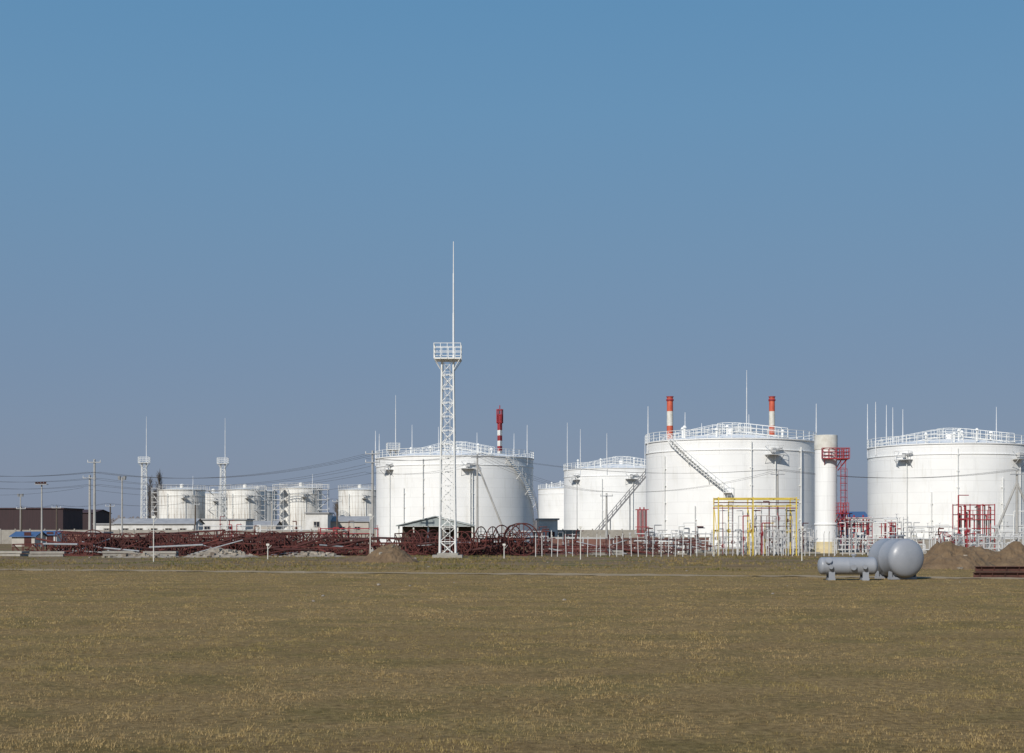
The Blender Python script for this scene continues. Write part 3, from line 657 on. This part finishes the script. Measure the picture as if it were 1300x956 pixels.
# ---------------------------------------------------------------- vessels
def vessel(loc,rz,Lc,r,zc,label,nozz,end=0.5,legs=2):
    e=thing('steel_vessel',label,'steel vessel',loc,rz,group='grey steel pressure vessels')
    prof=[(0.001,-Lc/2-r*end)]
    for k in range(1,13): a=k/12*math.pi/2; prof.append((r*math.sin(a),-Lc/2-r*end*math.cos(a)))
    prof+= [(r,-Lc/2+0.0001),(r*1.008,-Lc/2+0.03),(r,-Lc/2+0.06),(r,-0.02),(r*1.008,0),(r,0.02)]
    prof+= [(r,Lc/2-0.06),(r*1.008,Lc/2-0.03)]
    for k in range(0,13): a=math.pi/2-k/12*math.pi/2; prof.append((max(0.001,r*math.sin(a)),Lc/2+r*end*math.cos(a)))
    mb=MB(); mb.lathe(prof,64,(0,0,zc),axis='x'); mb.obj('vessel_shell','vessel',e,smooth=True)
    for x in np.linspace(-Lc*0.33,Lc*0.33,legs):
        mb=MB(); mb.box((x,0,0.06),(0.35,r*1.5,0.12)); mb.box((x,0,(zc-r*0.55)/2+0.1),(0.08,r*1.5,zc-r*0.55))
        for s in(-1,1): mb.box((x,s*r*0.7,(zc-r*0.5)/2),(0.3,0.05,zc-r*0.5+0.05))
        mb.obj('saddle','vessel',e)
    for x,ang,l,nr in nozz:
        d=Vector((0,math.sin(ang),math.cos(ang))); c=Vector((x,0,zc)); mb=MB()
        mb.tube(c+d*(r*0.9),c+d*(r+l),nr,16); mb.tube(c+d*(r+l),c+d*(r+l+0.04),nr*1.7,16); mb.tube(c+d*(r+l+0.04),c+d*(r+l+0.08),nr*1.5,16)
        mb.obj('nozzle','vessel',e,smooth=True)
    return e
ang=rad(90+16); ax=Vector((math.cos(ang),math.sin(ang),0)); D=70.8; near=Vector((X(1150,D),D,0)); Lc=1.9
c=near+ax*(Lc/2)
vessel(c,ang,Lc,0.97,1.06,'large grey pressure vessel with domed end on bare ground',[(-0.5,0,0.12,0.14),(0.3,0,0.10,0.1)],end=0.5)
vessel((X(1076,70),70,0),rad(-2),2.5,0.43,0.70,'small grey horizontal vessel with flanged nozzles lying beside a larger one',[(-1.0,math.pi*1.0-4.2,0.08,0.1),(-0.45,math.pi-1.3,0.08,0.08),(0.2,math.pi+1.45,0.05,0.09),(0.75,math.pi+1.5,0.06,0.07),(-0.9,math.pi+1.5,0.06,0.07),(0.3,0,0.08,0.08)],end=0.5)
for k,(u0,u1,D,z) in enumerate(((1236,1330,73.5,0.0),(1240,1335,74.4,0.0),(1238,1332,74.0,0.30))):
    x0,x1=X(u0,D),X(u1,D); h=0.28; mb=MB(); Lb=x1-x0
    mb.box((0,0,0.02),(Lb,0.3,0.03)); mb.box((0,0,h/2),(Lb,0.02,h-0.065)); mb.box((0,0,h-0.02),(Lb,0.3,0.03))
    for q in range(6): mb.box((-Lb/2+0.3+q*(Lb-.6)/5,-0.07,h/2),(0.02,0.12,h-0.07))
    tag(mb.obj('steel_beam','rustbrown',loc=((x0+x1)/2,D,z),rot=(0,0,rad(random.uniform(-1,1)))),'rusty steel I-beam lying on the soil','steel beam','rusty steel beams')
# ---------------------------------------------------------------- mounds
def mound(u,D,rx,ry,h,name,label,mk='dirt',seed=0,rocks=0,group=None):
    mb=MB(); n=44
    for a in range(n+1):
        for b_ in range(n+1):
            x=-1+2*a/n;y=-1+2*b_/n; rr=math.sqrt(x*x+y*y); q=Vector((x*rx,y*ry,seed*7.3))
            f=max(0,1-rr)**0.85*(1+0.5*noise.noise(q*0.7))+0.12*noise.fractal(q*1.8,0.8,2,5)*min(1,max(0,(1.05-rr)*3))
            mb.v.append((x*rx,y*ry,h*f-0.03 if rr<1.05 else -0.08))
    for a in range(n):
        for b_ in range(n):
            i=a*(n+1)+b_; mb.f.append((i,i+n+1,i+n+2,i+1)); mb.m.append(0)
    for k in range(rocks):
        x=random.gauss(0,rx*0.45);y=random.gauss(-ry*0.2,ry*0.4); s=random.uniform(0.10,0.34); z=h*max(0,1-math.hypot(x/rx,y/ry))
        mb.box((x,y,z+s*0.1),(s*random.uniform(.8,2),s,s*random.uniform(.4,1)),rz=random.random()*3,rx=random.uniform(-.5,.5),mi=1)
    o=mb.obj(name,[mk,'rubble'],loc=(X(u,D),D,0)); tag(o,label,'rubble' if rocks>15 else 'soil heap',group)
mound(494,108,2.3,2.0,1.5,'soil_heap','heap of dug brown soil on the yard edge',seed=1,rocks=6,group='heaps of dug soil')
mound(1208,90,3.0,2.3,1.75,'soil_heap','heap of dug brown soil beside the grey vessels',seed=2,rocks=4,group='heaps of dug soil')
mound(1245,93,3.0,2.3,1.4,'soil_heap','heap of dug brown soil beside the grey vessels',seed=6,rocks=3,group='heaps of dug soil')
mound(1292,92,3.2,2.4,1.6,'soil_heap','heap of dug brown soil beside the grey vessels',seed=3,rocks=4,group='heaps of dug soil')
mound(1184,97,2.2,2.0,0.8,'soil_heap','low heap of dug brown soil',seed=8,group='heaps of dug soil')
mound(450,112,3.0,2.0,0.4,'soil_heap','low heap of dug brown soil',seed=9,group='heaps of dug soil')
mound(280,128,3.6,2.0,0.75,'rubble_heap','heap of broken concrete and bricks',mk='rubble',seed=4,rocks=70,group='rubble heaps')
mound(180,126,3.4,1.6,0.35,'rubble_heap','low scatter of pale broken concrete',mk='rubble',seed=5,rocks=50,group='rubble heaps')
mound(395,130,3.4,1.6,0.4,'rubble_heap','low scatter of pale broken concrete',mk='rubble',seed=15,rocks=40,group='rubble heaps')
for k in range(26):
    D=random.uniform(45,115); u=random.uniform(20,1290); s=random.uniform(0.04,0.10)
    mb=MB(); mb.lathe([(0.01,-s*.3),(s*.8,-s*.1),(s,s*.3),(s*.6,s*.7),(0.01,s*.8)],7)
    mb.v=[tuple(Vector(v)*(1+0.5*noise.noise(Vector(v)*9+Vector((k,0,0))))) for v in mb.v]
    tag(mb.obj('stone','rubble',loc=(X(u,D),D,float(hgt(X(u,D),D))),rot=(0,0,k)),'small pale stone lying in the stubble','stone','loose stones on the field')
# ---------------------------------------------------------------- rusty trusses
def truss_mesh(L_,w_,h_,step,r):
    mb=MB(); n=int(L_/step)
    for y in(-w_/2,w_/2):
        for z in(0.1,h_): mb.tube((-L_/2,y,z),(L_/2,y,z),r*1.4,4)
    for k in range(n+1):
        x=-L_/2+L_*k/n
        for y in(-w_/2,w_/2): mb.tube((x,y,0.1),(x,y,h_),r,4)
        mb.tube((x,-w_/2,h_),(x,w_/2,h_),r,4); mb.tube((x,-w_/2,.1),(x,w_/2,.1),r,4)
        if k<n:
            x2=x+L_/n; a=(0.1,h_) if k%2 else (h_,0.1)
            for y in(-w_/2,w_/2): mb.tube((x,y,a[0]),(x2,y,a[1]),r,4)
    return mb
protos=[truss_mesh(7,1.2,1.15,0.85,0.045).obj('steel_truss','rust'),truss_mesh(5.5,1.6,1.6,1.0,0.055).obj('steel_truss','rustdark'),truss_mesh(9,0.9,0.8,0.7,0.042).obj('steel_truss','rust'),truss_mesh(4,2.0,2.1,0.9,0.05).obj('steel_truss','rustdark')]
first=[True]*4; places=[]
u=66
while u<455:
    places.append((u,random.uniform(133,141),0,random.choice((0,1,2,3)))); u+=random.uniform(13,23)
for u in (112,140,165,190,215,240,262,290,315,335,352,400,430): places.append((u,random.uniform(138,145),random.uniform(.8,1.1),random.choice((0,2))))
for u in (505,515,530,545,560,575,595,610,625,640,655): places.append((u,random.uniform(136,142),0,random.choice((1,3,0))))
for u in (690,800): places.append((u,random.uniform(140,146),0,2))
for k,(u,D,z,t_) in enumerate(places):
    if first[t_]: o=protos[t_]; first[t_]=False
    else: o=protos[t_].copy(); COL.objects.link(o)
    o.location=(X(u,D),D,z); o.rotation_euler=(random.uniform(-.08,.08),random.uniform(-.06,.06) if z else random.uniform(-.03,.03),random.uniform(-0.5,0.5))
    tag(o,'rusty welded steel truss section dumped in the yard','steel truss','rusty truss sections')
for k in range(105):
    u=random.choice([random.uniform(40,460),random.uniform(60,460),random.uniform(60,460),random.uniform(500,670),random.uniform(690,890)]); D=random.uniform(132,144); L_=random.uniform(2,6)
    if u>690: D=random.uniform(138,150)
    mb=MB(); r=random.uniform(0.04,0.12); t=random.uniform(-0.3,0.35); z=random.uniform(0.1,1.3)
    mb.tube((-L_/2,0,max(r,z-L_/2*t)),(L_/2,0,max(r,z+L_/2*t)),r,8)
    tag(mb.obj('steel_pipe',('galv','rust','rust','rustdark','rustdark')[k%5],loc=(X(u,D),D,0),rot=(0,0,random.uniform(-.8,.8))),'rusty scrap steel pipe lying among trusses' if k%5 else 'pale scrap steel pipe lying among trusses','steel pipe','scrap pipes in the yard')
def reel(R,w_):
    e=thing('steel_reel','large rusty open steel reel with spokes standing on its rim','steel reel',(0,0,0),group='rusty steel reels')
    for y in(-w_/2,w_/2):
        mb=MB(); mb.ring((0,y,R),R-0.05,0.06,28,'y',tn=5); mb.ring((0,y,R),R*0.45,0.045,18,'y')
        for j in range(8): a=j*math.pi/4; mb.tube((0,y,R),(R*.97*math.cos(a),y,R+R*.97*math.sin(a)),0.04,4)
        mb.obj('rim','rust',e)
    mb=MB()
    for j in range(8): a=j*math.pi/4; mb.tube((R*.45*math.cos(a),-w_/2,R+R*.45*math.sin(a)),(R*.45*math.cos(a),w_/2,R+R*.45*math.sin(a)),0.045,4); mb.tube((0,0,R),(R*.45*math.cos(a),0,R+R*.45*math.sin(a)),0.04,4)
    mb.tube((0,-w_/2-.1,R),(0,w_/2+.1,R),0.13,10); mb.obj('hub','rust',e)
    return e
r0=reel(1.55,1.4); pl=[(662,133,0.3,1.0),(644,136,-0.9,.95),(618,135,1.1,.9),(590,134,-.6,.75),(556,135,1.0,.8),(530,136,-.8,.8),(345,135,.5,.75),(118,136,.3,.8),(200,140,-.7,.75),(430,139,1.0,.75),(290,141,.4,.75),(160,142,-.3,.7)]
r0.location=(X(662,133),133,0); r0.rotation_euler=(0,0,0.3)
for u,D,a,s in pl[1:]: copy_thing(r0,(X(u,D),D,0),rz=a,scale=s)
for k,(u,D) in enumerate(((205,131),(152,133),(770,137),(15,132),(60,130))):
    mb=MB()
    for q in range(2): mb.box((random.uniform(-.1,.1),0,0.12+q*0.26),(3.0,1.3,0.2),rz=random.uniform(-.05,.05)); mb.box((0,0,0.005+q*0.26),(0.15,1.0,0.06))
    tag(mb.obj('concrete_slab_stack','concrete',loc=(X(u,D),D,0),rot=(0,0,random.uniform(-.3,.3))),'stack of pale concrete slabs on the yard','concrete slabs','stacks of concrete slabs')
# ---------------------------------------------------------------- buildings
def building(u0,u1,D,vt,dep,wallm,roofm,name,label,rooftype='flat',win=0,over=0.3,rise=1.2,door=True):
    x0,x1=X(u0,D),X(u1,D); W=x1-x0; H=Z(vt,D); e=thing(name,label,'building',((x0+x1)/2,D,0))
    if rooftype=='gable': H-=rise
    mb=MB(); mb.box((0,dep/2,H/2),(W,dep,H))
    if rooftype=='gable':
        for s in(-1,1): mb.face([(s*W/2,0,H),(s*W/2,dep,H),(s*W/2,dep/2,H+rise)])
    mb.obj('wall',wallm,e)
    mb=MB()
    if rooftype=='gable':
        o=over; t=0.12; k=rise/(dep/2)
        for s in(-1,1):
            ya=-o if s<0 else dep+o; za=H-o*k+0.02
            mb.face([(-W/2-o,ya,za),(W/2+o,ya,za),(W/2+o,dep/2,H+rise+.02),(-W/2-o,dep/2,H+rise+.02)])
            mb.face([(-W/2-o,ya,za+t),(W/2+o,ya,za+t),(W/2+o,dep/2,H+rise+.02+t),(-W/2-o,dep/2,H+rise+.02+t)])
            mb.face([(-W/2-o,ya,za),(W/2+o,ya,za),(W/2+o,ya,za+t),(-W/2-o,ya,za+t)])
    else: mb.box((0,dep/2,H+0.13),(W+2*over,dep+2*over,0.25))
    mb.obj('roof',roofm,e)
    for k in range(win):
        x=-W/2+W*(k+0.75)/(win+0.5); hz=min(H-0.7,H*0.62)
        mb=MB(); mb.box((x,-0.01,hz),(1.1,0.06,1.0)); wd=mb.obj('window','glass',e)
        mb=MB()
        for s in(-.58,.58): mb.box((x+s,-0.04,hz),(0.08,0.12,1.12))
        for s in(-.54,.54): mb.box((x,-0.04,hz+s),(1.07,0.11,0.08))
        mb.box((x,-0.045,hz),(0.06,0.09,0.99)); mb.obj('frame','plaster',wd)
    if door: mb=MB(); mb.box((W/2-1.0,-0.02,1.05),(1.0,0.08,2.1)); mb.obj('door','rustdark',e)
    return e
building(-30,80,350,646,16,'darkred','maroon','warehouse','long low dark warehouse with flat brown-red roof')
building(76,119,380,647,16,'darkred','maroon','warehouse','long low dark warehouse with shallow brown-red roof',rooftype='gable',rise=0.9)
building(15,44,205,676,5,'plaster','bluesheet','shed','low shed with faded blue sheet roof',rooftype='gable',rise=0.6)
building(48,72,212,675,5,'greywhite','bluesheet','shed','small low shed with faded blue roof',rooftype='gable',rise=0.5)
building(145,246,262,659,8,'whitewall','roofgrey','low_building','long low white building with grey roof',rooftype='gable',rise=0.9,win=5)
building(214,312,285,660,8,'whitewall','roofgrey','low_building','long low whitewashed building with flat roof',win=3)
building(300,350,300,662,7,'plaster','roofgrey','low_building','low pale plaster building with sheet roof',rooftype='gable',rise=0.8,win=1)
building(388,416,285,652,8,'whitewall','roofgrey','pump_house','pale plaster pump house with flat roof',win=1)
building(420,468,290,656,8,'plaster','roofgrey','pump_house','low pump house with grey sheet roof',rooftype='gable',rise=1.0,win=2)
building(1066,1102,300,650,8,'whitewall','bluesheet','low_building','white building with blue roof behind the tanks',rooftype='gable',rise=1.2)
building(683,708,240,660,8,'whitewall','roofgrey','low_building','small white building between the tanks')
building(84,130,230,677,5,'brick','roofgrey','shed','low brick shed with grey roof')
building(120,150,300,666,6,'whitewall','roofgrey','low_building','small white utility building',win=1)
D=160; x0,x1=X(503,D),X(603,D); W=x1-x0
e=thing('open_shed','open-sided shed with low grey-green sheet gable roof on posts','shed',((x0+x1)/2,D,0))
zr=Z(656,D); ze=Z(668,D)
mb=MB()
for dz in(0,0.1):
    mb.face([(-W/2,-0.5,ze+dz),(0,-0.5,zr+dz),(0,7,zr+dz),(-W/2,7,ze+dz)]); mb.face([(0,-0.5,zr+dz),(W/2,-0.5,ze+dz),(W/2,7,ze+dz),(0,7,zr+dz)])
for s in(-1,1): mb.face([(0,-.5,zr),(s*W/2,-.5,ze),(s*W/2,-.5,ze+.1),(0,-.5,zr+.1)])
mb.face([(-W/2+.1,-.3,ze),(W/2-.1,-.3,ze),(0,-.3,zr-0.05)])
mb.obj('roof','greysheet',e)
mb=MB(); mb.box((0,6.5,ze/2),(W-0.4,0.2,ze-0.05)); mb.obj('wall','wood',e)
for k in range(6): mb=MB(); mb.box((-W/2+0.3+k*(W-.6)/5,0,ze/2),(0.16,0.16,ze-0.02)); mb.obj('post','offwhite',e)
mb=MB()
mb.box((15.2,0,1.2),(153,0.10,2.4))
for k in range(61): mb.box((-61.28+k*2.55,0,1.3),(0.2,0.25,2.6))
tag(mb.obj('perimeter_wall','concrete',loc=(-60,245,0)),'long grey precast concrete perimeter wall','wall')
mb=MB()
for k in range(2600):
    D=random.uniform(700,900); x=random.uniform(-420,480); cl=0.5+0.5*noise.noise(Vector((x*0.02,D*0.01,0)))
    h=random.uniform(4,7)+5*cl; w_=random.uniform(1.0,2.6); y=D
    mb.face([(x-w_*.25,y,0),(x+w_*.25,y,0),(x+w_,y+random.uniform(-1,1),h*0.55),(x+w_*.3,y,h),(x-w_*0.4,y,h*random.uniform(.8,1)),(x-w_,y+random.uniform(-1,1),h*0.5)])
o=mb.obj('distant_woodland','farwood'); o['kind']='stuff'; tag(o,'distant belt of bare winter trees on the horizon','woodland')
def bare_tree(u,D,H,label,spread=0.35,seed=0):
    rd=random.Random(seed); e=thing('poplar_tree',label,'tree',(X(u,D),D,0),group='bare poplar trees')
    tr=MB(); cr=MB(); tr.tube((0,0,0),(0.1,0,H*0.5),0.32,7,r2=0.2); tr.tube((0.1,0,H*.5),(0,0,H*.97),0.2,6,r2=0.03)
    for k in range(46):
        z=H*(0.15+0.75*rd.random()); a=rd.random()*6.28; l=H*0.22*(1.15-z/H)+0.8; d=Vector((math.cos(a)*spread,math.sin(a)*spread,1)).normalized()
        p=Vector((0.05,0,z)); q=p+d*l; tr.tube(p,q,0.07,4,r2=0.03)
        for j in range(16):
            s=p.lerp(q,rd.uniform(.2,1)); d2=(d+Vector((rd.uniform(-.5,.5),rd.uniform(-.5,.5),rd.uniform(-.1,.4)))).normalized(); t=s+d2*rd.uniform(.8,2.2); cr.tube(s,t,0.035,3,r2=0.012)
    tr.obj('trunk','bark',e); cr.obj('crown','twig',e)
bare_tree(203,420,20.0,'tall narrow bare poplar tree',seed=1); bare_tree(190,425,17.5,'tall narrow bare poplar tree',seed=2); bare_tree(196,430,14,'shorter bare poplar tree',0.5,seed=3)
for k,(u,D,h) in enumerate(((446,420,12),(430,440,10),(700,460,13))): bare_tree(u,D,h,'bare winter tree with thin twigs',0.7,seed=10+k)
# ---------------------------------------------------------------- poles and wires
def pole(u,D,H,brace=None,wood=False,arms=1,label=None):
    e=thing('utility_pole',label or 'grey concrete utility pole with crossarm and insulators','utility pole',(X(u,D),D,0),group='utility poles')
    mk='wood' if wood else 'poleconc'
    mb=MB(); mb.tube((0,0,0),(0,0,H),0.17,8,r2=0.11); mb.obj('shaft',mk,e,smooth=True)
    for a in range(arms):
        mb=MB(); z=H-0.35-a*0.9; mb.box((0,-0.16,z),(1.5,0.1,0.1)); c=mb.obj('crossarm','galv',e)
        for s in(-0.7,0,0.7): mb=MB(); mb.tube((s,-.16,z+.05),(s,-.16,z+.28),0.055,6,r2=0.03); mb.obj('insulator','whitewall',c)
    if brace:
        for s in brace: mb=MB(); mb.tube((s*0.05,0.0,H-1.3),(s*H*0.36,0.1,0),0.11,8,r2=.14); mb.obj('brace','poleconc',e,smooth=True)
    return Vector((X(u,D),D-0.16,H-0.05))
def wires(a,c,offs,sag,label='thin sagging overhead power cable'):
    for o in offs:
        mb=MB(); pts=[]
        for k in range(15):
            t=k/14; p=a.lerp(c,t); pts.append((p.x+o[0],p.y,p.z+o[1]-sag*4*t*(1-t)))
        mb.poly(pts,0.014,3); tag(mb.obj('power_cable','wire'),label,'cable','overhead power cables')
pA=pole(120,160,Z(583,160),arms=1); pA2=pole(114,162,Z(603,162)); p473=pole(473,150,Z(572,150),arms=2); p607=pole(606,172,Z(577,172),brace=(1,)); p770=pole(770,170,Z(626,170)); p987=pole(987,150,Z(598,150),brace=None); p1290=pole(1291,150,Z(598,150),brace=(1,-1))
pC=pole(72,230,Z(642,230),wood=True); pE=pole(27,225,Z(643,225),wood=True)
pF=pole(248,240,Z(638,240),wood=True); pG=pole(345,240,Z(636,240)); pH=pole(428,235,Z(634,235),wood=True); pI=pole(140,235,Z(640,235),wood=True)
o3=((-0.7,0.2),(0,0.2),(0.7,0.2))
left=Vector((X(-60,190),190,Z(602,190)))
dz=lambda k:Vector((0,0,k))
wires(left,pA-dz(1.6),o3,0.5); wires(left-dz(0.7),pA-dz(2.3),o3[::2],0.5); wires(left-dz(1.5),pA-dz(3.0),o3[::2],0.6); wires(left-dz(2.6),pA2-dz(1.6),o3[:1],0.6)
wires(pA-dz(1.6),p473-dz(0.5),o3,1.5); wires(pA-dz(2.3),p473-dz(1.6),o3[::2],1.5); wires(pA-dz(3.0),p473-dz(2.4),o3[::2],1.3); wires(pA2-dz(1.6),p473-dz(3.4),((0,0),),1.2)
wires(pE,pC,o3[:2],0.4); wires(pC,pI,o3[:2],0.4); wires(pI,pF,o3[:2],0.6); wires(pF,pG,o3[:2],0.6); wires(pG,pH,o3[:2],0.5)
wires(p473-dz(1),p607,o3,0.5); wires(p473-dz(2.5),p607-dz(1.2),o3[::2],0.6); wires(p607,p770,o3,1.0); wires(p607,p987,o3[:2],1.2); wires(p770,p987,o3[1:],0.8); wires(p987,p1290,o3,0.9); wires(p1290,Vector((X(1450,140),140,9)),o3,0.8)
def lamp(u,D,H,kind):
    e=thing('street_lamp' if kind==2 else 'floodlight_mast','grey pole carrying lamp heads at the top','lamp post',(X(u,D),D,0),group='lamp posts')
    mb=MB(); mb.tube((0,0,0),(0,0,H),0.13,8,r2=0.09); mb.obj('pole','poleconc',e,smooth=True)
    if kind==1:
        mb=MB(); mb.box((0,0,H),(1.6,0.9,0.1)); mb.tube((-.8,-.45,H),(-.8,-.45,H+.25),0.03,4); mb.tube((-.8,-.45,H+.25),(.8,-.45,H+.25),0.03,4); mb.tube((.8,-.45,H),(.8,-.45,H+.25),0.03,4)
        mb.obj('bracket','galv',e)
        for s in(-.6,-.2,.2,.6): mb=MB(); mb.box((s,-0.35,H+.2),(.3,.25,.28),rx=.4); mb.obj('lamp_head','rustdark',e)
    else:
        for s in(-1,1): mb=MB(); mb.tube((0,0,H-.5),(s*.5,0,H),0.04,5); mb.tube((s*.35,0,H-.35),(s*.35,0,H+.15),0.17,8,r2=.25); mb.obj('lamp_head','galv',e)
lamp(53,200,Z(615,200),1); lamp(155,190,Z(606,190),2); lamp(26,260,Z(628,260),2)
for u,D,vt in((195,110,655),(470,108,652),(737,118,668),(1018,112,668),(340,118,690),(640,122,690)):
    H=Z(vt,D); mb=MB(); mb.tube((0,0,0),(0,0,H),0.045,6,r2=.035); mb.box((0,0,H-.1),(0.25,0.1,0.16)); mb.tube((-.02,0,H-.5),(.3,0,H-.15),0.02,4)
    tag(mb.obj('marker_post','offwhite',loc=(X(u,D),D,0)),'thin pale steel marker post on the field edge','post','thin marker posts')
